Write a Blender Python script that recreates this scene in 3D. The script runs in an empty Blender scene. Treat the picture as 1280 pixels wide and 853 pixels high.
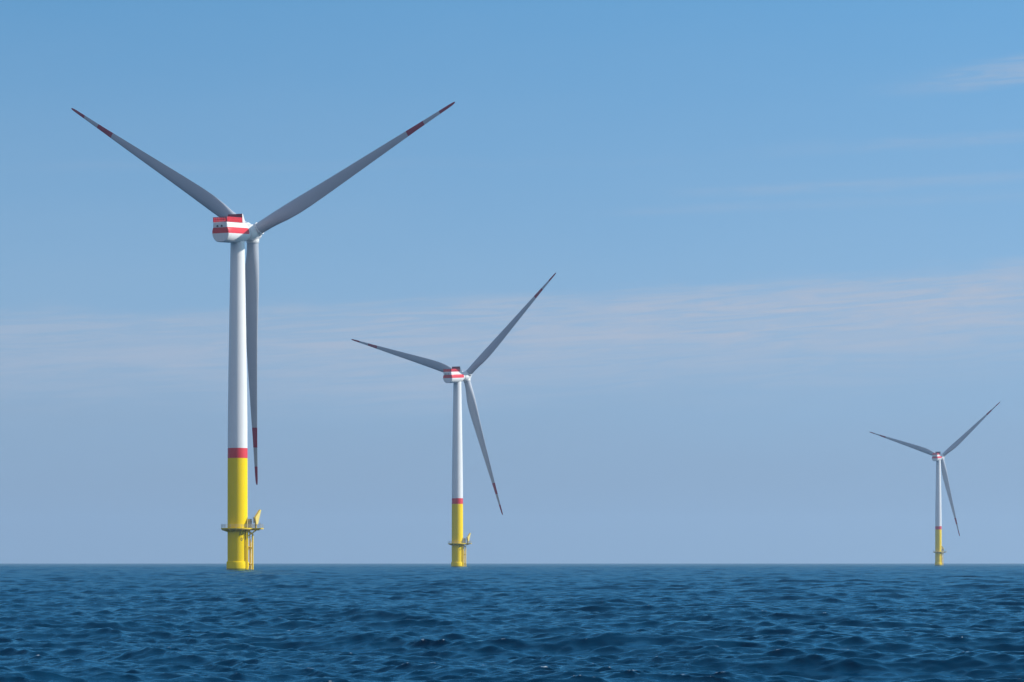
import bpy, bmesh, math, random
import numpy as np
from mathutils import Matrix, Vector

R = math.radians
scene = bpy.context.scene
COL = scene.collection
rng = random.Random(7)

# ------------------------------------------------------------------ materials
def new_mat(name):
    m = bpy.data.materials.new(name)
    m.use_nodes = True
    nt = m.node_tree
    return m, nt, nt.nodes['Principled BSDF']

def paint(name, col, rough=0.4, var=0.08, scale=0.35, spec=0.4, streak=0.0):
    """painted steel / gelcoat: base colour with faint weathering (large soft patches + vertical rain streaks)"""
    m, nt, b = new_mat(name)
    N, L = nt.nodes, nt.links
    tc = N.new('ShaderNodeTexCoord')
    n1 = N.new('ShaderNodeTexNoise'); n1.inputs['Scale'].default_value = scale; n1.inputs['Detail'].default_value = 5
    L.new(tc.outputs['Object'], n1.inputs['Vector'])
    mp = N.new('ShaderNodeMapping'); mp.inputs['Scale'].default_value = (2.6, 2.6, 0.09)
    L.new(tc.outputs['Object'], mp.inputs['Vector'])
    n2 = N.new('ShaderNodeTexNoise'); n2.inputs['Scale'].default_value = 1.0; n2.inputs['Detail'].default_value = 4
    L.new(mp.outputs['Vector'], n2.inputs['Vector'])
    r1 = N.new('ShaderNodeMapRange'); r1.inputs['From Min'].default_value = .3; r1.inputs['From Max'].default_value = .7
    r1.inputs['To Min'].default_value = 1 - var; r1.inputs['To Max'].default_value = 1.0
    L.new(n1.outputs['Fac'], r1.inputs['Value'])
    r2 = N.new('ShaderNodeMapRange'); r2.inputs['From Min'].default_value = .35; r2.inputs['From Max'].default_value = .7
    r2.inputs['To Min'].default_value = 1.0; r2.inputs['To Max'].default_value = 1 - streak
    L.new(n2.outputs['Fac'], r2.inputs['Value'])
    mu = N.new('ShaderNodeMath'); mu.operation = 'MULTIPLY'
    L.new(r1.outputs['Result'], mu.inputs[0]); L.new(r2.outputs['Result'], mu.inputs[1])
    mx = N.new('ShaderNodeVectorMath'); mx.operation = 'SCALE'
    mx.inputs[0].default_value = col
    L.new(mu.outputs['Value'], mx.inputs['Scale'])
    L.new(mx.outputs['Vector'], b.inputs['Base Color'])
    b.inputs['Roughness'].default_value = rough
    b.inputs['Specular IOR Level'].default_value = spec
    return m

WHITE = paint('white_tower_paint', (.80, .80, .79), .38, .05, .12, .4, .05)
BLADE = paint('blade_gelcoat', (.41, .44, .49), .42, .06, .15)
RED = paint('signal_red_paint', (.72, .030, .045), .42, .08, .4)
BLADE_RED = paint('blade_red_paint', (.32, .018, .055), .45, .08, .4)
YELLOW = paint('traffic_yellow_paint', (.98, .69, .001), .55, .04, .3, .04, .06)
PALE_YELLOW = paint('faded_yellow_paint', (.92, .70, .16), .5, .12, .8)
GALV = paint('galvanised_steel', (.50, .48, .38), .5, .25, 1.5)
DARK = paint('dark_steel', (.06, .06, .06), .6, .2, 1.5)
GREY = paint('light_grey_cabinet', (.55, .52, .47), .5, .1, 1.0)
COOLER = paint('dark_radiator', (.20, .030, .055), .6, .2, 2.0)
SPLASH = paint('wet_algae_stained_yellow', (.42, .31, .03), .25, .35, 1.6, .5, .3)
MARK = paint('black_lettering', (.035, .03, .02), .6, .1, 2.0)
RUST = paint('weathered_yellow_steel', (.66, .47, .09), .6, .3, 1.2)

# ------------------------------------------------------------------ mesh helpers
class MB:
    def __init__(self):
        self.v, self.f, self.m = [], [], []
    def add(self, vs, fs, mi=0):
        o = len(self.v)
        self.v += [tuple(p) for p in vs]
        self.f += [tuple(i + o for i in f) for f in fs]
        self.m += [mi] * len(fs) if isinstance(mi, int) else list(mi)
    def lathe(self, prof, seg=64, mi=0, axis='Z', cap=True):
        """prof: list of (radius, height); mi int or list per band"""
        vs, fs, ms = [], [], []
        for (r, h) in prof:
            for k in range(seg):
                a = 2 * math.pi * k / seg
                if axis == 'Z': vs.append((r * math.cos(a), r * math.sin(a), h))
                else: vs.append((r * math.sin(a), h, r * math.cos(a)))
        for i in range(len(prof) - 1):
            for k in range(seg):
                k2 = (k + 1) % seg
                fs.append((i * seg + k, i * seg + k2, (i + 1) * seg + k2, (i + 1) * seg + k))
                ms.append(mi if isinstance(mi, int) else mi[i])
        if cap:
            fs.append(tuple(reversed(range(seg)))); ms.append(ms[0])
            e = (len(prof) - 1) * seg
            fs.append(tuple(range(e, e + seg))); ms.append(ms[-2])
        self.add(vs, fs, ms)
    def box(self, c, s, mi=0, rz=0.0):
        ca, sa = math.cos(rz), math.sin(rz)
        vs = []
        for z in (-.5, .5):
            for (x, y) in ((-.5, -.5), (.5, -.5), (.5, .5), (-.5, .5)):
                X, Y = x * s[0], y * s[1]
                vs.append((c[0] + X * ca - Y * sa, c[1] + X * sa + Y * ca, c[2] + z * s[2]))
        self.add(vs, [(3, 2, 1, 0), (4, 5, 6, 7), (0, 1, 5, 4), (1, 2, 6, 5), (2, 3, 7, 6), (3, 0, 4, 7)], mi)
    def tube(self, p, q, r, r2=None, seg=10, mi=0):
        p, q = Vector(p), Vector(q)
        r2 = r if r2 is None else r2
        d = (q - p).normalized()
        u = d.orthogonal().normalized(); w = d.cross(u)
        vs = []
        for (c, rr) in ((p, r), (q, r2)):
            for k in range(seg):
                a = 2 * math.pi * k / seg
                vs.append(c + rr * (math.cos(a) * u + math.sin(a) * w))
        fs = [(k, (k + 1) % seg, seg + (k + 1) % seg, seg + k) for k in range(seg)]
        fs += [tuple(reversed(range(seg))), tuple(range(seg, 2 * seg))]
        self.add(vs, fs, mi)
    def path(self, pts, r, seg=8, closed=False, mi=0):
        n = len(pts)
        for i in range(n if closed else n - 1):
            self.tube(pts[i], pts[(i + 1) % n], r, seg=seg, mi=mi)
    def prism(self, poly, y0, y1, mi=0):
        """poly in (x,z), extruded along y"""
        n = len(poly)
        vs = [(x, y0, z) for x, z in poly] + [(x, y1, z) for x, z in poly]
        fs = [tuple(range(n)), tuple(reversed(range(n, 2 * n)))]
        fs += [(i, n + i, n + (i + 1) % n, (i + 1) % n) for i in range(n)]
        self.add(vs, fs, mi)
    def build(self, name, mats, parent=None, smooth=35):
        me = bpy.data.meshes.new(name)
        me.from_pydata(self.v, [], self.f)
        for m in (mats if isinstance(mats, (list, tuple)) else [mats]):
            me.materials.append(m)
        me.polygons.foreach_set('material_index', self.m)
        bm = bmesh.new(); bm.from_mesh(me)
        bmesh.ops.recalc_face_normals(bm, faces=bm.faces)
        bm.to_mesh(me); bm.free()
        if smooth:
            me.shade_smooth(); me.set_sharp_from_angle(angle=R(smooth))
        o = bpy.data.objects.new(name, me)
        COL.objects.link(o)
        if parent is not None: o.parent = parent
        return o

# ------------------------------------------------------------------ turbine
HUB_Z, OVERHANG, TILT = 100.8, 8.97, R(5.3)
ROTOR_R = 76.0

def make_blade():
    # r : chord, twist(deg), thickness ratio, roundness (1 = circle)
    tab = [(2.6, 3.55, 15, 1.0, 1.0), (4.0, 3.55, 15, 1.0, 1.0), (6.5, 3.75, 15, .93, .92), (9.5, 4.25, 15, .78, .68),
           (13, 4.8, 14, .62, .42), (17, 4.95, 12, .50, .24), (22, 4.65, 9.6, .41, .12), (28, 4.15, 7.4, .35, .05),
           (36, 3.5, 5.8, .30, 0), (46, 2.75, 4.8, .25, 0), (55, 2.1, 4.2, .22, 0), (62, 1.55, 4.0, .20, 0),
           (67, 1.24, 4.0, .19, 0), (71, 1.0, 4.0, .18, 0), (73.6, .87, 4.0, .18, 0), (75.3, .72, 4.0, .20, 0), (76.0, .52, 4.0, .24, 0), (76.4, .18, 4.0, .3, 0)]
    t = np.array(tab, float)
    rs = sorted(set(list(np.linspace(2.6, 76, 60)) + [58.8, 64.9, 70.7, 74.6, 75.4, 75.8, 76.2, 76.4]))
    n = 28
    b = MB(); vs = []; fs = []; ms = []
    for r in rs:
        c, tw, th, rd = [float(np.interp(r, t[:, 0], t[:, k])) for k in (1, 2, 3, 4)]
        tw = R(tw)
        le_off = .5 * rd + .32 * (1 - rd)              # pitch axis position along the chord
        s = r / ROTOR_R
        yb = .9 * s + 1.7 * s * s
        for k in range(n):
            a = 2 * math.pi * k / n
            x = .5 * (1 - math.cos(a))                # 0 at leading edge, 1 at trailing edge
            xc = max(0., min(1., x))
            yt = 5 * th * (.2969 * math.sqrt(xc) - .126 * xc - .3516 * xc ** 2 + .2843 * xc ** 3 - .1036 * xc ** 4) * .5 * 2
            yt = yt / 1.0 * .5
            camber = .03 * 4 * xc * (1 - xc)
            sgn = 1 if math.sin(a) >= 0 else -1
            ya = sgn * yt * (1.0 if sgn > 0 else .8) - camber * -1 * (1 if True else 0)
            yc = .5 * math.sin(a) * th
            y = rd * yc + (1 - rd) * ya
            # local chord frame: +cx towards trailing edge (+X), +cy = suction side, downwind (-Y)
            cx = (x - le_off) * c; cy = y * c
            X = cx * math.cos(tw) - cy * math.sin(tw) * 1
            Y = -cy * math.cos(tw) - cx * math.sin(tw)
            vs.append((X, yb + Y, r))
    for i in range(len(rs) - 1):
        rm = .5 * (rs[i] + rs[i + 1])
        red = 1 if (58.8 < rm < 64.9 or rm > 70.7) else 0
        for k in range(n):
            fs.append((i * n + k, i * n + (k + 1) % n, (i + 1) * n + (k + 1) % n, (i + 1) * n + k)); ms.append(red)
    fs.append(tuple(range(n))); ms.append(0)
    e = (len(rs) - 1) * n
    fs.append(tuple(range(e, e + n))); ms.append(1)
    b.add(vs, fs, ms)
    return b

def nacelle_mesh():
    half = [(0, 2.68), (2.0, 2.66), (2.36, 2.56), (2.45, 2.3), (2.47, 1.75), (2.50, 1.12), (2.74, .55), (2.86, .0), (2.88, -.68),
            (2.80, -1.25), (2.55, -1.95), (2.1, -2.6), (1.5, -3.05), (.8, -3.25), (0, -3.3)]
    n = len(half)
    st = [(-10.12, .93), (-10.02, .975), (-9.85, 1.0), (-7, 1), (-4, 1), (-1, 1), (1.2, 1), (2.4, 1.0), (2.405, 1.0), (3.2, .97), (3.9, .93), (4.35, .88)]
    b = MB(); vs = []; fs = []; ms = []
    ring = n * 2 - 2
    for (y, s) in st:
        mo = 0.0 if y <= 1.2 else min(1, (y - 1.2) / 2.6)
        mo = mo * mo * (3 - 2 * mo)
        pts = []
        for (x, z) in half:
            a = math.atan2(x, z - 0.0)
            rr = 2.45
            X = x * (1 - mo) + rr * math.sin(a) * mo; Z = z * (1 - mo) + rr * math.cos(a) * mo
            sx = s if y < 0 else 1 - (1 - s) * .8
            pts.append((X * sx, Z * sx))
        full = pts + [(-x, z) for (x, z) in reversed(pts[1:-1])]
        vs += [(x, y, z) for (x, z) in full]
    for i in range(len(st) - 1):
        for k in range(ring):
            k2 = (k + 1) % ring
            fs.append((i * ring + k, i * ring + k2, (i + 1) * ring + k2, (i + 1) * ring + k))
            kk = k if k < n - 1 else ring - 1 - k
            ms.append(1 if (5 <= kk <= 7 and st[i + 1][0] <= 2.41) else 0)
    # rear cap in rows so that the red band runs round the back
    mir = lambda k: 0 if k == 0 else (n - 1 if k == n - 1 else ring - k)
    for k in range(n - 1):
        q = [k, k + 1, mir(k + 1), mir(k)]
        q = list(dict.fromkeys(q))
        fs.append(tuple(q)); ms.append(1 if 5 <= k <= 7 else 0)
    e = (len(st) - 1) * ring
    fs.append(tuple(range(e, e + ring))); ms.append(0)
    b.add(vs, fs, ms)
    return b

def text_mesh(txt, size):
    cu = bpy.data.curves.new('lettering', 'FONT')
    cu.body = txt; cu.size = size; cu.align_x = 'CENTER'; cu.align_y = 'CENTER'; cu.resolution_u = 3; cu.offset = size * .012
    o = bpy.data.objects.new('lettering', cu); COL.objects.link(o)
    bpy.context.view_layer.update()
    me = bpy.data.meshes.new_from_object(o.evaluated_get(bpy.context.evaluated_depsgraph_get()))
    bpy.data.objects.remove(o)
    return me

def platform_outline(r, xr, hw, n=72):
    """circle of radius r round the tower with a deck reaching to x = xr on the right"""
    pts = []
    for k in range(n):
        a = 2 * math.pi * k / n
        x, y = r * math.cos(a), r * math.sin(a)
        if x > 0 and abs(y) < hw:
            continue
        pts.append((x, y))
    a0 = math.asin(hw / r)
    up = [(x, y) for x, y in pts]
    # order counter-clockwise starting just after +hw
    up.sort(key=lambda p: math.atan2(p[1], p[0]) % (2 * math.pi))
    up = [(xr, hw - .5), (xr - .5, hw), (r * math.cos(a0), hw)] + up + [(r * math.cos(a0), -hw), (xr - .5, -hw), (xr, -hw + .5)]
    return up

def make_turbine():
    root = bpy.data.objects.new('wind_turbine', None); COL.objects.link(root)
    root.empty_display_size = 5
    # ---- foundation
    b = MB(); b.lathe([(3.3, -4), (3.3, .5), (3.3, 2.35), (3.24, 2.5), (3.0, 2.62)], 72, [1, 0, 0, 0]); mono = b.build('monopile', [YELLOW, SPLASH], root)
    b = MB(); b.lathe([(2.99, 2.55), (2.99, 12.2), (2.96, 33.4)], 72, cap=False); tp = b.build('transition_piece', YELLOW, root)
    b = MB(); b.lathe([(3.05, 2.62), (3.05, 2.74)], 72); b.build('weld_collar', YELLOW, tp)
    b = MB(); b.lathe([(2.965, 33.4), (2.955, 36.4)], 72); b.build('red_band', RED, root)
    b = MB(); b.lathe([(2.95, 36.4), (2.93, 44), (2.76, 58), (2.5, 74), (2.2, 92), (2.11, 98.2)], 72)
    tower = b.build('tower', WHITE, root)
    for z, r in ((58, 2.768), (78.5, 2.432)):
        b = MB(); b.lathe([(r, z), (r, z + .09)], 72); b.build('flange_seam', WHITE, tower)
    # lettering wrapped on the transition piece
    for txt, size, z in (('AZ', 1.25, 10.75), ('0', 1.35, 9.15)):
        me = text_mesh(txt, size); me.name = 'painted_marking'
        for v in me.vertices:
            a = v.co.x / 3.0 + R(29)
            v.co = Vector((3.004 * math.sin(a), -3.004 * math.cos(a), z + v.co.y))
        me.materials.clear(); me.materials.append(MARK)
        o = bpy.data.objects.new('painted_marking', me); COL.objects.link(o); o.parent = tp
    # ---- working platform
    PZ = 12.15
    out = platform_outline(4.9, 7.6, 1.9)
    b = MB()
    n = len(out)
    vs = [(x, y, PZ) for x, y in out] + [(x, y, PZ + .24) for x, y in out]
    inn = []
    for x, y in out:
        l = math.hypot(x, y); inn.append((x / l * 3.0, y / l * 3.0))
    vs += [(x, y, PZ) for x, y in inn] + [(x, y, PZ + .24) for x, y in inn]
    fs = []
    for i in range(n):
        j = (i + 1) % n
        fs += [(i, j, n + j, n + i), (2 * n + i, 2 * n + j, j, i), (n + i, n + j, 3 * n + j, 3 * n + i)]
    b.add(vs, fs)
    plat = b.build('working_platform', RUST, root)
    b = MB()                                           # kick plate segments in yellow
    for i in range(n):
        j = (i + 1) % n
        p, q = Vector((*out[i], PZ + .33)), Vector((*out[j], PZ + .33))
        d = (q - p); L = d.length
        if L < .05: continue
        c = (p + q) / 2
        b.box(c, (L + .05, .04, .20), 0, math.atan2(d.y, d.x))
    b.build('kick_plate', YELLOW, plat)
    b = MB()
    for h in (.45, .8, 1.15):
        b.path([(x, y, PZ + .32 + h) for x, y in out], .035, 6, True)
    for i in range(0, n, 4):
        x, y = out[i]; b.tube((x, y, PZ + .32), (x, y, PZ + 1.47), .04, seg=6)
    b.build('railing', GALV, plat)
    for k in range(14):
        b = MB()
        a = 2 * math.pi * (k + .5) / 14
        ca, sa = math.cos(a), math.sin(a)
        ro = 4.75 if not (ca > 0 and abs(sa) < .5) else 6.6
        zi = 11.35
        w = Vector((-sa, ca, 0)) * .1
        A = [Vector((ca * 2.97, sa * 2.97, zi)), Vector((ca * ro, sa * ro, PZ - .02)), Vector((ca * 2.97, sa * 2.97, PZ - .02)), Vector((ca * ro, sa * ro, PZ - .22))]
        poly = [A[0], A[3], A[1], A[2]]
        if ro > 6:                                     # open struts below the laydown deck
            b.tube((ca * 2.97, sa * 2.97, 10.0), (ca * 5.9, sa * 5.9, PZ - .05), .11)
            b.tube((ca * 2.97, sa * 2.97, PZ - .15), (ca * ro, sa * ro, PZ - .15), .14)
        else:
            b.add([p - w for p in poly] + [p + w for p in poly], [(0, 1, 2, 3), (7, 6, 5, 4), (0, 4, 5, 1), (1, 5, 6, 2), (2, 6, 7, 3), (3, 7, 4, 0)])
        b.build('platform_bracket', YELLOW, plat)
    # ---- davit crane on the deck
    b = MB()
    b.tube((5.55, -1.2, PZ + .32), (5.55, -1.2, PZ + 2.6), .34, .28, 14)
    b.tube((5.55, -1.2, PZ + 2.55), (5.55, -1.2, PZ + 2.95), .45, .45, 14)
    crane = b.build('davit_crane', RUST, root)
    b = MB()
    b.prism([(-.5, 13.6), (-.85, 15.7), (.95, 18.05), (1.3, 17.95), (.25, 14.2), (.05, 13.6)], -.4, .4)
    ca, sa = math.cos(R(42)), math.sin(R(42))
    b.v = [(5.9 + x * ca - y * sa, -1.3 + x * sa + y * ca, z) for x, y, z in b.v]
    b.build('crane_boom', PALE_YELLOW, crane)
    b = MB()
    b.box((5.05, -1.3, 14.9), (.3, .8, 1.5)); b.tube((5.2, -1.75, 14.3), (5.2, -.85, 14.3), .28, seg=12)
    b.build('winch', GALV, crane)
    # ---- cabinet and lamp posts on the deck
    b = MB(); b.box((3.75, -1.0, PZ + .32 + 1.35), (.8, .9, 2.7), 0, R(40)); b.box((3.75, -1.0, PZ + 3.06), (.92, 1.02, .08), 0, R(40))
    cab = b.build('equipment_cabinet', GREY, root)
    b = MB()
    for (x, y, h) in ((4.35, -1.6, 2.1), (4.75, -.4, 3.2), (6.9, -2.2, 1.5)):
        b = MB(); b.tube((x, y, PZ + .3), (x, y, PZ + .3 + h), .06, seg=8); b.box((x, y, PZ + .3 + h), (.28, .28, .22))
        b.build('lamp_post', GALV, root)
    # ---- boat landing
    ph = R(-22)
    cdir = Vector((math.cos(ph), -math.sin(ph), 0)); tdir = Vector((math.sin(ph), math.cos(ph), 0))
    P = lambda rad, t, z: cdir * rad + tdir * t + Vector((0, 0, z))
    land = None
    land = bpy.data.objects.new('boat_landing', None); COL.objects.link(land); land.parent = root
    for z in (6.6, 1.7):
        b = MB()
        for s in (-1, 1):
            b.tube(P(2.8, s * .95, z + .5), P(4.3, s * .95, z), .17); b.tube(P(2.8, s * .95, z - .5), P(4.3, s * .95, z), .13)
        b.tube(P(4.3, -.95, z), P(4.3, .95, z), .15)
        b.box(P(3.6, 0, z + .2), (1.2, 1.9, .12), 0, -ph)
        b.build('landing_frame', RUST, land)
    for s, top in ((-1, 10.9), (1, 8.3)):
        b = MB(); b.tube(P(4.4, s * .98, -3), P(4.4, s * .98, top), .23, seg=16)
        if s < 0:
            b.tube(P(4.4, s * .98, top), P(3.1, s * .6, top + .6), .2, seg=12)
        b.build('fender_tube', YELLOW if s < 0 else PALE_YELLOW, land)
    b = MB(); b.tube(P(4.4, .98, 8.3), P(4.4, .98, 9.2), .17, seg=12); b.build('navigation_light', GREY, land)
    b = MB()
    for s in (-.3, .3): b.tube(P(3.75, s, -2), P(3.75, s, 12.2), .06, seg=8)
    for k in range(44): b.tube(P(3.75, -.3, -1.6 + .31 * k), P(3.75, .3, -1.6 + .31 * k), .03, seg=6)
    b.build('ladder', RUST, land)
    for k in range(5):
        b = MB(); z = 8.6 + .75 * k
        pts = [P(3.75 + .75 * math.sin(u), -.45 * math.cos(u), z) for u in np.linspace(0, math.pi, 9)]
        b.path(pts, .035, 6)
        b.build('ladder_hoop', RUST, land)
    for a, r in ((25, .22), (34, .16)):
        d = Vector((math.cos(R(a)), -math.sin(R(a)), 0))
        b = MB(); b.tube(d * 3.42 + Vector((0, 0, -3)), d * 3.42 + Vector((0, 0, 11.6)), r, seg=12)
        for z in (3.6, 7.2, 10.6):
            b.tube(d * 2.95 + Vector((0, 0, z)), d * 3.42 + Vector((0, 0, z)), .12)
        b.build('cable_tube', YELLOW, root)
    # ---- nacelle
    nac = nacelle_mesh().build('nacelle', [WHITE, RED], root, 32)
    b = MB()                                           # arched rear hatch, slightly proud of the back
    arch = [(1.95 * math.cos(u), 1.16 + 1.05 * math.sin(u)) for u in np.linspace(0, math.pi, 21)]
    b.prism(arch, -10.19, -10.1); b.build('rear_hatch', WHITE, nac)
    for x in (-.85, .6):
        b = MB()
        b.prism([(x - .3, 1.2), (x + .3, 1.2), (x + .3, 1.62), (x + .2, 1.76), (x - .2, 1.76), (x - .3, 1.62)], -10.23, -10.185)
        b.build('vent', DARK, nac)
    b = MB()                                           # hoist platform railing of upright red slats
    z0, z1 = 2.66, 4.12
    def fence(p, q, pitch, w):
        p, q = Vector(p), Vector(q); d = q - p; L = d.length; k = int(round(L / pitch)); rz = math.atan2(d.y, d.x)
        for i in range(k):
            c = p + d * ((i + .5) / k); b.box((c.x, c.y, (z0 + z1) / 2), (w, .05, z1 - z0), 0, rz)
        for z in (z0 + .08, (z0 + z1) / 2, z1 - .07):
            c = (p + q) / 2; b.box((c.x, c.y, z), (L, .09, .14), 0, rz)
    fence((2.44, -10.0, 0), (2.44, -1.2, 0), .74, .55)
    fence((-2.44, -10.0, 0), (-2.44, -1.2, 0), .74, .55)
    fence((-2.38, -10.05, 0), (2.38, -10.05, 0), .7, .42)
    b.build('hoist_railing', RED, nac, 0)
    b = MB(); b.box((0, -1.1, 4.02), (4.86, .12, 2.6)); b.build('cooler', COOLER, nac, 0)
    b = MB()
    b.add([(sx * 2.43, y, z) for sx in (1, -1) for (y, z) in ((-1.035, 2.6), (-1.035, 5.3), (-.7, 5.3), (.7, 2.6))],
          [(0, 1, 2, 3), (7, 6, 5, 4), (0, 4, 5, 1), (1, 5, 6, 2), (2, 6, 7, 3), (3, 7, 4, 0)])
    b.build('cooler_housing', WHITE, nac, 0)
    b = MB(); b.tube((1.2, 1.4, 2.5), (1.2, 1.4, 3.7), .06); b.tube((1.2, 1.4, 3.6), (1.2, 1.4, 3.95), .16, seg=10)
    b.build('warning_light', GREY, nac)
    # ---- rotor
    b = MB()
    b.lathe([(1.9, -4.5), (2.25, -4.2), (2.42, -3.2), (2.55, -1.8), (2.62, 0), (2.5, 1.2), (2.15, 2.1), (1.5, 2.75), (.7, 3.05), (.02, 3.1)], 48, axis='Y')
    hub = b.build('rotor_hub', WHITE, root, 50)
    me = make_blade()
    blade = me.build('blade', [BLADE, BLADE_RED], root, 60)
    b = MB(); b.lathe([(1.98, 1.2), (1.98, 2.45), (1.84, 2.5), (1.84, 2.62), (2.0, 2.66), (2.0, 2.86), (1.9, 2.92)], 40)
    b.build('blade_root_ring', WHITE, blade)
    blades = [blade]
    for k in (1, 2):
        o = blade.copy(); COL.objects.link(o); blades.append(o)
        for ch in blade.children:
            c = ch.copy(); COL.objects.link(c); c.parent = o
    return root

def pose(root, yaw, phase, crane_turn=0.0):
    """nacelle and rotor turn with the wind; blades take their phase"""
    rot = Matrix.Rotation(-yaw, 4, 'Z') @ Matrix.Rotation(TILT, 4, 'X')
    hubm = Matrix.Translation((0, 0, HUB_Z)) @ rot @ Matrix.Translation((0, OVERHANG, 0))
    k = 0
    for o in root.children:
        nm = o.name.split('.')[0]
        if nm == 'nacelle':
            nt = R(4.2)
            o.matrix_local = Matrix.Translation((0, 0, HUB_Z)) @ Matrix.Rotation(-yaw, 4, 'Z') @ Matrix.Rotation(nt, 4, 'X') @ Matrix.Translation((0, 0, .12))
        elif nm == 'rotor_hub':
            o.matrix_local = hubm @ Matrix.Rotation(R(90) - phase, 4, 'Y')
        elif nm == 'blade':
            o.matrix_local = hubm @ Matrix.Rotation(R(90) - phase - k * 2 * math.pi / 3, 4, 'Y'); k += 1
        elif nm == 'davit_crane' and crane_turn:
            c = Matrix.Translation((5.55, -1.2, 0))
            o.matrix_local = Matrix.Translation((-1.2, 0, 0)) @ c @ Matrix.Rotation(crane_turn, 4, 'Z') @ c.inverted()

def copy_tree(o, parent=None):
    c = o.copy(); COL.objects.link(c)
    if parent is not None: c.parent = parent
    for ch in list(o.children): copy_tree(ch, c)
    return c

F_PX = 3500.0
proto = make_turbine()
spots = [(297.0, 836, 24.7, 147.0, 0.0, 'tallest white wind turbine, nearest in the row, on a bright yellow base at left'),
         (571.7, 1484, 29.7, 163.0, 0.0, 'mid-sized white wind turbine on yellow base, standing between the tallest and the smallest'),
         (1173.0, 2618, 28.1, 161.0, R(150), 'smallest and farthest wind turbine, hazy with pale yellow base, alone at the right')]
turbines = [proto] + [copy_tree(proto) for _ in spots[1:]]
for o, (px, D, yaw, ph, ct, label) in zip(turbines, spots):
    o.location = ((px - 640) / F_PX * D, D, 0)
    pose(o, R(yaw), R(ph), ct)
    o['label'] = label; o['category'] = 'wind turbine'; o['group'] = 'offshore wind turbines on yellow bases'

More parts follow.
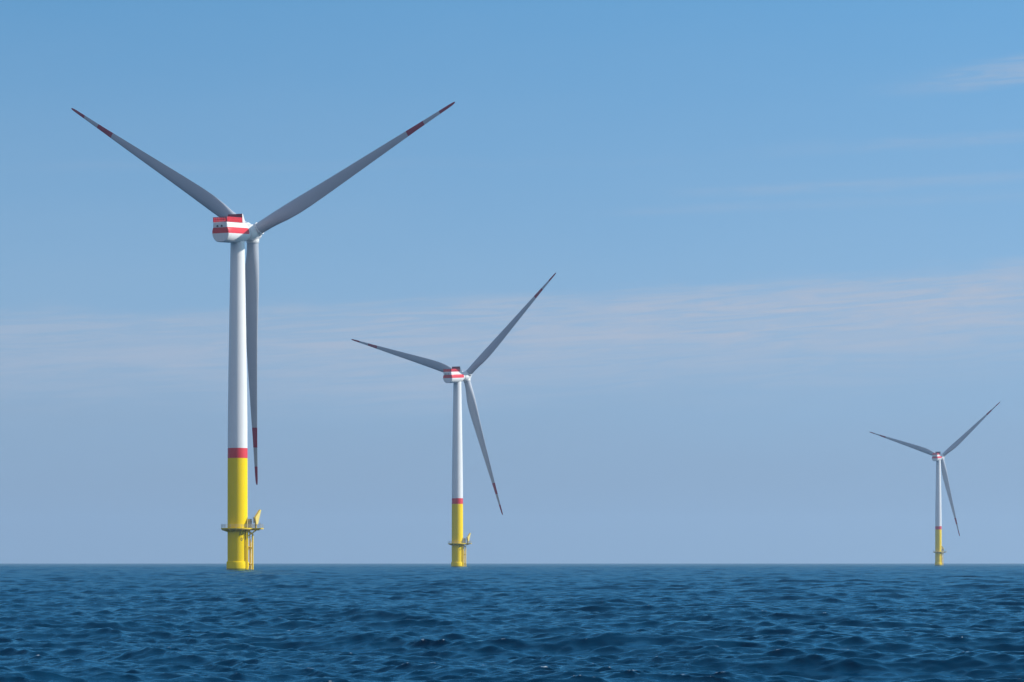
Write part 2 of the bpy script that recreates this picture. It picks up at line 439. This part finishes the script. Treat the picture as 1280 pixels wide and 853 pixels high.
# ------------------------------------------------------------------ sea
def make_sea():
    SEA_R = 12000.0
    r = [0.8]
    while r[-1] < 25: r.append(r[-1] * 1.06 + .02)
    while r[-1] < 110: r.append(r[-1] * 1.0014)
    while r[-1] < 1500: r.append(r[-1] * 1.0012)
    while r[-1] < SEA_R: r.append(r[-1] * 1.0030)
    r = np.array(r)
    a = [0.0]
    while a[-1] < R(16.5): a.append(a[-1] + .001)
    st = .001
    while a[-1] < math.pi - .05:
        st = min(st * 1.05, .06); a.append(a[-1] + st)
    a = np.array(a); a = np.concatenate([-a[:0:-1], a])       # -pi..pi, 0 = straight ahead (+Y)
    nr, na = len(r), len(a)
    da = np.gradient(a)
    RR, AA = np.meshgrid(r, a, indexing='ij')
    cell = np.maximum(np.gradient(r)[:, None] * np.ones(na)[None], RR * da[None])
    X = (RR * np.sin(AA)).astype(np.float64); Y = RR * np.cos(AA)
    g = np.random.default_rng(11)
    N = 160
    lam = np.exp(np.linspace(math.log(.15), math.log(18), N)) * np.exp(g.normal(0, .03, N))
    k = 2 * np.pi / lam
    wind = R(205)                                            # heading of the waves (azimuth from +Y): towards the viewer, a little left
    spread = np.interp(np.log(lam), [math.log(.2), math.log(18)], [.62, .36])
    th = wind + g.normal(0, 1, N) * spread
    sl = np.interp(np.log(lam), [math.log(.15), math.log(.35), math.log(.7), math.log(1.3), math.log(3), math.log(8), math.log(18)], [.058, .062, .054, .033, .025, .021, .012])
    amp = sl / k
    phs = g.uniform(0, 2 * np.pi, N)
    # groups: slow modulation so that crests come in sets
    Z = np.zeros_like(X); DX = np.zeros_like(X); DY = np.zeros_like(X); FO = np.zeros_like(X); LOST = np.zeros_like(X)
    for i in range(N):
        w = np.clip((lam[i] / cell - 1.7) / 1.8, 0, 1)
        LOST += (1 - w * w) * sl[i] ** 2 / 2
        rows = np.where(w.max(axis=1) > 0)[0]
        if len(rows) == 0: continue
        s_ = slice(rows[0], rows[-1] + 1)
        dx, dy = math.sin(th[i]), math.cos(th[i])
        p = k[i] * (X[s_] * dx + Y[s_] * dy) + phs[i]
        c, s = np.cos(p), np.sin(p)
        A = amp[i] * w[s_]
        Z[s_] += A * c
        DX[s_] -= .98 * A * dx * s; DY[s_] -= .98 * A * dy * s
        FO[s_] += .85 * sl[i] * w[s_] * c
    co = np.stack([X + DX, Y + DY, Z], -1).reshape(-1, 3).astype(np.float32)
    idx = np.arange(nr * na).reshape(nr, na)
    q = np.stack([idx[:-1, :-1], idx[:-1, 1:], idx[1:, 1:], idx[1:, :-1]], -1).reshape(-1, 4)
    # close the seam behind the viewer
    qs = np.stack([idx[:-1, -1], idx[:-1, 0], idx[1:, 0], idx[1:, -1]], -1)
    q = np.concatenate([q, qs])
    me = bpy.data.meshes.new('sea')
    nq = len(q)
    me.vertices.add(len(co)); me.vertices.foreach_set('co', co.ravel())
    fan = np.stack([idx[0, :], np.roll(idx[0, :], -1)], -1)
    me.loops.add(nq * 4 + na); me.polygons.add(nq + 1)
    me.loops.foreach_set('vertex_index', np.concatenate([q.ravel(), idx[0, ::-1]]).astype(np.int32))
    ls = np.concatenate([np.arange(nq) * 4, [nq * 4]]).astype(np.int32)
    me.polygons.foreach_set('loop_start', ls)
    me.update(calc_edges=True)
    me.shade_smooth()
    at = me.attributes.new('crest', 'FLOAT', 'POINT'); at.data.foreach_set('value', FO.ravel().astype(np.float32))
    at = me.attributes.new('fine_slope', 'FLOAT', 'POINT'); at.data.foreach_set('value', np.sqrt(LOST).ravel().astype(np.float32))
    o = bpy.data.objects.new('sea', me); COL.objects.link(o)
    o['kind'] = 'structure'
    print('sea verts', len(co), 'fo', np.percentile(FO[r > 30][:, :], [50, 90, 99, 99.9, 100]), 'z', Z.std(), Z.max())
    # ---- water
    m, nt, b = new_mat('sea_water')
    N_, L = nt.nodes, nt.links
    geo = N_.new('ShaderNodeNewGeometry')
    def noise(scale, detail, stretch=(1, 1, 1), rot=0):
        mp = N_.new('ShaderNodeMapping'); mp.inputs['Scale'].default_value = stretch; mp.inputs['Rotation'].default_value = (0, 0, rot)
        L.new(geo.outputs['Position'], mp.inputs['Vector'])
        n = N_.new('ShaderNodeTexNoise'); n.inputs['Scale'].default_value = scale; n.inputs['Detail'].default_value = detail
        n.inputs['Roughness'].default_value = .6
        L.new(mp.outputs['Vector'], n.inputs['Vector'])
        return n
    n1 = noise(5.0, 6, (.55, 1.0, 1), R(-20)); n1.inputs['Roughness'].default_value = .68
    patch = noise(.35, 4, (.45, 1, 1), R(12))
    n2 = noise(.9, 3, (.6, 1.0, 1), R(15))
    gust = noise(.025, 3, (.35, 1, 1), R(-10))
    gr = N_.new('ShaderNodeMapRange'); gr.inputs['From Min'].default_value = .35; gr.inputs['From Max'].default_value = .65
    gr.inputs['To Min'].default_value = .55; gr.inputs['To Max'].default_value = 1.0
    L.new(gust.outputs['Fac'], gr.inputs['Value'])
    b1 = N_.new('ShaderNodeBump'); b1.inputs['Distance'].default_value = BUMP1
    b2 = N_.new('ShaderNodeBump'); b2.inputs['Distance'].default_value = BUMP2
    pr = N_.new('ShaderNodeMapRange'); pr.inputs['From Min'].default_value = .38; pr.inputs['From Max'].default_value = .62
    pr.inputs['To Min'].default_value = .25; pr.inputs['To Max'].default_value = 1.0
    L.new(patch.outputs['Fac'], pr.inputs['Value'])
    gp = N_.new('ShaderNodeMath'); gp.operation = 'MULTIPLY'; L.new(gr.outputs['Result'], gp.inputs[0]); L.new(pr.outputs['Result'], gp.inputs[1])
    L.new(gp.outputs[0], b1.inputs['Strength'])
    L.new(n1.outputs['Fac'], b1.inputs['Height']); L.new(n2.outputs['Fac'], b2.inputs['Height'])
    L.new(b2.outputs['Normal'], b1.inputs['Normal']); L.new(b1.outputs['Normal'], b.inputs['Normal'])
    # water body + capped Fresnel reflection (a ruffled sea never becomes a full mirror); unresolved waves widen it
    at = N_.new('ShaderNodeAttribute'); at.attribute_name = 'fine_slope'
    rr = N_.new('ShaderNodeMapRange'); rr.inputs['From Min'].default_value = .0; rr.inputs['From Max'].default_value = .25
    rr.inputs['To Min'].default_value = .03; rr.inputs['To Max'].default_value = FAR_ROUGH
    L.new(at.outputs['Fac'], rr.inputs['Value'])
    gl = N_.new('ShaderNodeBsdfGlossy'); gl.inputs['Color'].default_value = SEA_GLOSS
    L.new(rr.outputs['Result'], gl.inputs['Roughness']); L.new(b1.outputs['Normal'], gl.inputs['Normal'])
    fz = N_.new('ShaderNodeFresnel'); fz.inputs['IOR'].default_value = 1.333; L.new(b1.outputs['Normal'], fz.inputs['Normal'])
    cap = N_.new('ShaderNodeMath'); cap.operation = 'MINIMUM'; 
    cr_ = N_.new('ShaderNodeMapRange'); cr_.inputs['From Min'].default_value = .20; cr_.inputs['From Max'].default_value = .40
    cr_.inputs['To Min'].default_value = FRESNEL_CAP[0]; cr_.inputs['To Max'].default_value = FRESNEL_CAP[1]
    L.new(at.outputs['Fac'], cr_.inputs['Value']); L.new(cr_.outputs['Result'], cap.inputs[1]); L.new(fz.outputs[0], cap.inputs[0])
    ms = N_.new('ShaderNodeMixShader'); L.new(cap.outputs[0], ms.inputs[0])
    L.new(b.outputs[0], ms.inputs[1]); L.new(gl.outputs[0], ms.inputs[2])
    L.new(ms.outputs[0], N_['Material Output'].inputs['Surface'])
    # flecks of foam on the steepest crests
    cr = N_.new('ShaderNodeAttribute'); cr.attribute_name = 'crest'
    fr = N_.new('ShaderNodeMapRange'); fr.inputs['From Min'].default_value = .72; fr.inputs['From Max'].default_value = .86
    L.new(cr.outputs['Fac'], fr.inputs['Value'])
    fn = noise(9, 4)
    f2 = N_.new('ShaderNodeMapRange'); f2.inputs['From Min'].default_value = .52; f2.inputs['From Max'].default_value = .62
    L.new(fn.outputs['Fac'], f2.inputs['Value'])
    fm = N_.new('ShaderNodeMath'); fm.operation = 'MULTIPLY'; L.new(fr.outputs['Result'], fm.inputs[0]); L.new(f2.outputs['Result'], fm.inputs[1])
    mx = N_.new('ShaderNodeMix'); mx.data_type = 'RGBA'
    mx.inputs['A'].default_value = WATER; mx.inputs['B'].default_value = (.6, .66, .7, 1)
    L.new(fm.outputs['Value'], mx.inputs['Factor']); L.new(mx.outputs['Result'], b.inputs['Base Color'])
    b.inputs['Specular IOR Level'].default_value = 0; b.inputs['Roughness'].default_value = .9
    me.materials.append(m)
    return o

BUMP1, BUMP2, FAR_ROUGH = .05, .02, .10
SEA_GLOSS, FRESNEL_CAP = (.50, .89, 1.0, 1), (.68, .34)
WATER = (.002, .028, .064, 1)
make_sea()

# ------------------------------------------------------------------ haze
HAZE_DENSITY = 8e-5
def make_haze():
    b = MB(); b.box((0, 0, 95), (24200, 24200, 216))
    m = bpy.data.materials.new('haze_air'); m.use_nodes = True
    nt = m.node_tree; nt.nodes.clear()
    out = nt.nodes.new('ShaderNodeOutputMaterial'); v = nt.nodes.new('ShaderNodeVolumePrincipled')
    v.inputs['Color'].default_value = (.56, .71, .88, 1); v.inputs['Density'].default_value = HAZE_DENSITY
    v.inputs['Anisotropy'].default_value = .2
    nt.links.new(v.outputs['Volume'], out.inputs['Volume'])
    o = b.build('haze', m, None, 0); o['kind'] = 'stuff'
make_haze()

# ------------------------------------------------------------------ light
SUN_AZ, SUN_EL = R(90), R(33)          # azimuth clockwise from +Y (straight ahead): the sun stands to the right
sd = bpy.data.lights.new('sun', 'SUN'); sd.energy = 5.0; sd.angle = R(.53); sd.color = (1, .955, .89)
so = bpy.data.objects.new('sun', sd); COL.objects.link(so)
sv = Vector((math.sin(SUN_AZ) * math.cos(SUN_EL), math.cos(SUN_AZ) * math.cos(SUN_EL), math.sin(SUN_EL)))
so.rotation_euler = sv.to_track_quat('Z', 'Y').to_euler(); so.location = sv * 400

# ------------------------------------------------------------------ sky
def make_world():
    w = bpy.data.worlds.new('World'); scene.world = w; w.use_nodes = True
    nt = w.node_tree; nt.nodes.clear(); N, L = nt.nodes, nt.links
    out = N.new('ShaderNodeOutputWorld'); bg = N.new('ShaderNodeBackground'); L.new(bg.outputs[0], out.inputs[0])
    tc = N.new('ShaderNodeTexCoord')
    sky = N.new('ShaderNodeTexSky'); sky.sky_type = 'NISHITA'; sky.sun_disc = False
    sky.sun_elevation = SUN_EL; sky.sun_rotation = SUN_AZ
    sky.air_density, sky.dust_density, sky.ozone_density = 1.0, .6, 2.0
    def math_(op, a=None, b=None, c=None):
        n = N.new('ShaderNodeMath'); n.operation = op
        for i, x in enumerate((a, b, c)):
            if x is None: continue
            if isinstance(x, (int, float)): n.inputs[i].default_value = x
            else: L.new(x, n.inputs[i])
        return n.outputs[0]
    sep = N.new('ShaderNodeSeparateXYZ'); L.new(tc.outputs['Generated'], sep.inputs[0])
    x, y, z = sep.outputs
    # clear, dry air: the blue comes down close to the horizon
    zz = math_('ADD', math_('MULTIPLY', z, SKY_GAIN), SKY_LIFT)
    cmb = N.new('ShaderNodeCombineXYZ'); L.new(x, cmb.inputs[0]); L.new(y, cmb.inputs[1]); L.new(zz, cmb.inputs[2])
    nv = N.new('ShaderNodeVectorMath'); nv.operation = 'NORMALIZE'; L.new(cmb.outputs[0], nv.inputs[0]); L.new(nv.outputs[0], sky.inputs['Vector'])
    tint = N.new('ShaderNodeMix'); tint.data_type = 'RGBA'; tint.blend_type = 'MULTIPLY'; tint.inputs['Factor'].default_value = 1
    L.new(sky.outputs[0], tint.inputs['A']); tint.inputs['B'].default_value = SKY_TINT
    # thin cirrus / stratus veils in sky directions: azimuth-like and elevation coordinates
    hl = math_('SQRT', math_('ADD', math_('MULTIPLY', x, x), math_('MULTIPLY', y, y)))
    el = math_('DIVIDE', z, math_('MAXIMUM', hl, .001))                      # tan(elevation)
    az = math_('ARCTAN2', x, y)
    def nz(sx, sy, off, detail, rough=.55, dist=0.0):
        c = N.new('ShaderNodeCombineXYZ'); L.new(math_('MULTIPLY', az, sx), c.inputs[0])
        L.new(math_('MULTIPLY', math_('SUBTRACT', el, math_('MULTIPLY', az, .06)), sy), c.inputs[1]); c.inputs[2].default_value = off
        n = N.new('ShaderNodeTexNoise'); n.inputs['Scale'].default_value = 1; n.inputs['Detail'].default_value = detail; n.inputs['Roughness'].default_value = rough
        n.inputs['Distortion'].default_value = dist
        L.new(c.outputs[0], n.inputs['Vector']); return n.outputs['Fac']
    def ramp(v, a, b, t0=0., t1=1.):
        n = N.new('ShaderNodeMapRange'); n.interpolation_type = 'SMOOTHSTEP'
        for k_, vv in (('From Min', a), ('From Max', b), ('To Min', t0), ('To Max', t1)): n.inputs[k_].default_value = vv
        L.new(v, n.inputs['Value']); return n.outputs[0]
    big = nz(7, 26, 1.3, 4)
    fine = nz(26, 260, 4.1, 6, .62, .4)
    fib = nz(22, 330, 6.6, 8, .68, .8)
    # warped elevation, tilted slightly up to the right
    e2 = math_('ADD', math_('SUBTRACT', el, math_('MULTIPLY', az, .042)), math_('ADD', math_('MULTIPLY', math_('SUBTRACT', big, .5), .024), math_('MULTIPLY', math_('SUBTRACT', fine, .5), .012)))
    band = math_('MULTIPLY', ramp(e2, .050, .082), ramp(e2, .089, .099, 1, 0))
    band = math_('MULTIPLY', band, math_('MULTIPLY', math_('ADD', ramp(az, -.15, .2, .62, 1), math_('MULTIPLY', math_('SUBTRACT', big, .5), .8)), ramp(fib, .34, .66, .34, 1.2)))
    wisps = math_('MULTIPLY', ramp(nz(5, 60, 9.7, 5, .5, .3), .54, .72), math_('MULTIPLY', ramp(el, .205, .26), ramp(fine, .35, .65, .3, 1)))
    frac = nz(40, 420, 7.7, 7, .65, .6)
    soft = nz(14, 90, 2.2, 4, .55, .3)
    def streak(az0, az1, el0, slope, width, k):
        # one thin cirrus streak between two azimuths, feathered by noise
        mid = math_('ADD', math_('MULTIPLY', math_('SUBTRACT', az, az0), slope), el0)
        d = math_('ABSOLUTE', math_('SUBTRACT', math_('ADD', el, math_('MULTIPLY', math_('SUBTRACT', soft, .5), width * 1.6)), mid))
        f = math_('MULTIPLY', ramp(d, 0, width, 1, 0), ramp(frac, .32, .68, .25, 1))
        f = math_('MULTIPLY', f, math_('MULTIPLY', ramp(az, az0, az0 + (az1 - az0) * .6), ramp(az, az1, az1 + .25, 1, 0)))
        return math_('MULTIPLY', f, k)
    for args in ((.115, .24, .1665, .10, .0062, .60), (.06, .23, .1455, .04, .0036, .24), (.045, .125, .1315, .03, .0036, .24),
                 (.02, .09, .1245, .03, .003, .15), (-.19, -.10, .139, .02, .003, .08)):
        wisps = math_('ADD', wisps, streak(*args))
    fac = math_('MINIMUM', math_('ADD', math_('MULTIPLY', band, CLOUD_BAND), wisps), 1)
    # layer of dust and moisture that thickens and greys towards the horizon
    ve = math_('ADD', el, math_('MULTIPLY', math_('SUBTRACT', big, .5), .03))
    vf = math_('ADD', ramp(ve, .02, .12, .18, 0), ramp(ve, .06, .24, .36, 0))
    vc = N.new('ShaderNodeMix'); vc.data_type = 'RGBA'; L.new(ramp(ve, 0, .11), vc.inputs['Factor'])
    vc.inputs['A'].default_value = VEIL_LOW; vc.inputs['B'].default_value = VEIL_HIGH
    vm = N.new('ShaderNodeMix'); vm.data_type = 'RGBA'; L.new(vf, vm.inputs['Factor'])
    L.new(tint.outputs['Result'], vm.inputs['A']); L.new(vc.outputs['Result'], vm.inputs['B'])
    cl = N.new('ShaderNodeMix'); cl.data_type = 'RGBA'; L.new(fac, cl.inputs['Factor'])
    L.new(vm.outputs['Result'], cl.inputs['A']); cl.inputs['B'].default_value = CLOUD_COL
    # unseen broken cloud added behind the viewer to brighten and warm shaded sides
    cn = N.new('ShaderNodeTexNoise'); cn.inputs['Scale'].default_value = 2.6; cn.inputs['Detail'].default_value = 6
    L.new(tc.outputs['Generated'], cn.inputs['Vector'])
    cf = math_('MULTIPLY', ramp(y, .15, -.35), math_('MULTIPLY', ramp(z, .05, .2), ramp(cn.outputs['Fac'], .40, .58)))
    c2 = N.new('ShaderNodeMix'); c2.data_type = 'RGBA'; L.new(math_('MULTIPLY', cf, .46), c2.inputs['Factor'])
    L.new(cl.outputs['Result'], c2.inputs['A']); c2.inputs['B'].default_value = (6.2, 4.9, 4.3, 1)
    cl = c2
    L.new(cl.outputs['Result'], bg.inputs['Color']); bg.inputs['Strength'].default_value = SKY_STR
SKY_STR, SKY_GAIN, SKY_LIFT = .15, 1.0, .48
SKY_TINT = (.78, 1.40, 1.46, 1)
CLOUD_BAND = .82
CLOUD_COL = (2.98, 3.34, 4.1, 1)
VEIL_LOW, VEIL_HIGH = (2.25, 2.15, 2.3, 1), (3.2, 3.8, 4.3, 1)
make_world()

# ------------------------------------------------------------------ camera
cd = bpy.data.cameras.new('camera'); co_ = bpy.data.objects.new('camera', cd); COL.objects.link(co_)
co_.location = (0, 0, 2.15); co_.rotation_euler = (R(90), 0, 0)
cd.sensor_width = 36; cd.lens = F_PX / 1280 * 36
cd.shift_y = (703.9 - 426.5) / 1280
cd.clip_start = .5; cd.clip_end = 60000
scene.camera = co_

# ------------------------------------------------------------------ render
scene.render.engine = 'CYCLES'
cy = scene.cycles
cy.use_denoising = True
cy.max_bounces = 6; cy.diffuse_bounces = 2; cy.glossy_bounces = 3; cy.volume_bounces = 1; cy.transparent_max_bounces = 8
cy.caustics_reflective = False; cy.caustics_refractive = False
vs_ = scene.view_settings
vs_.view_transform = 'Standard'; vs_.look = 'None'; vs_.exposure = 0; vs_.gamma = 1; vs_.use_curve_mapping = False
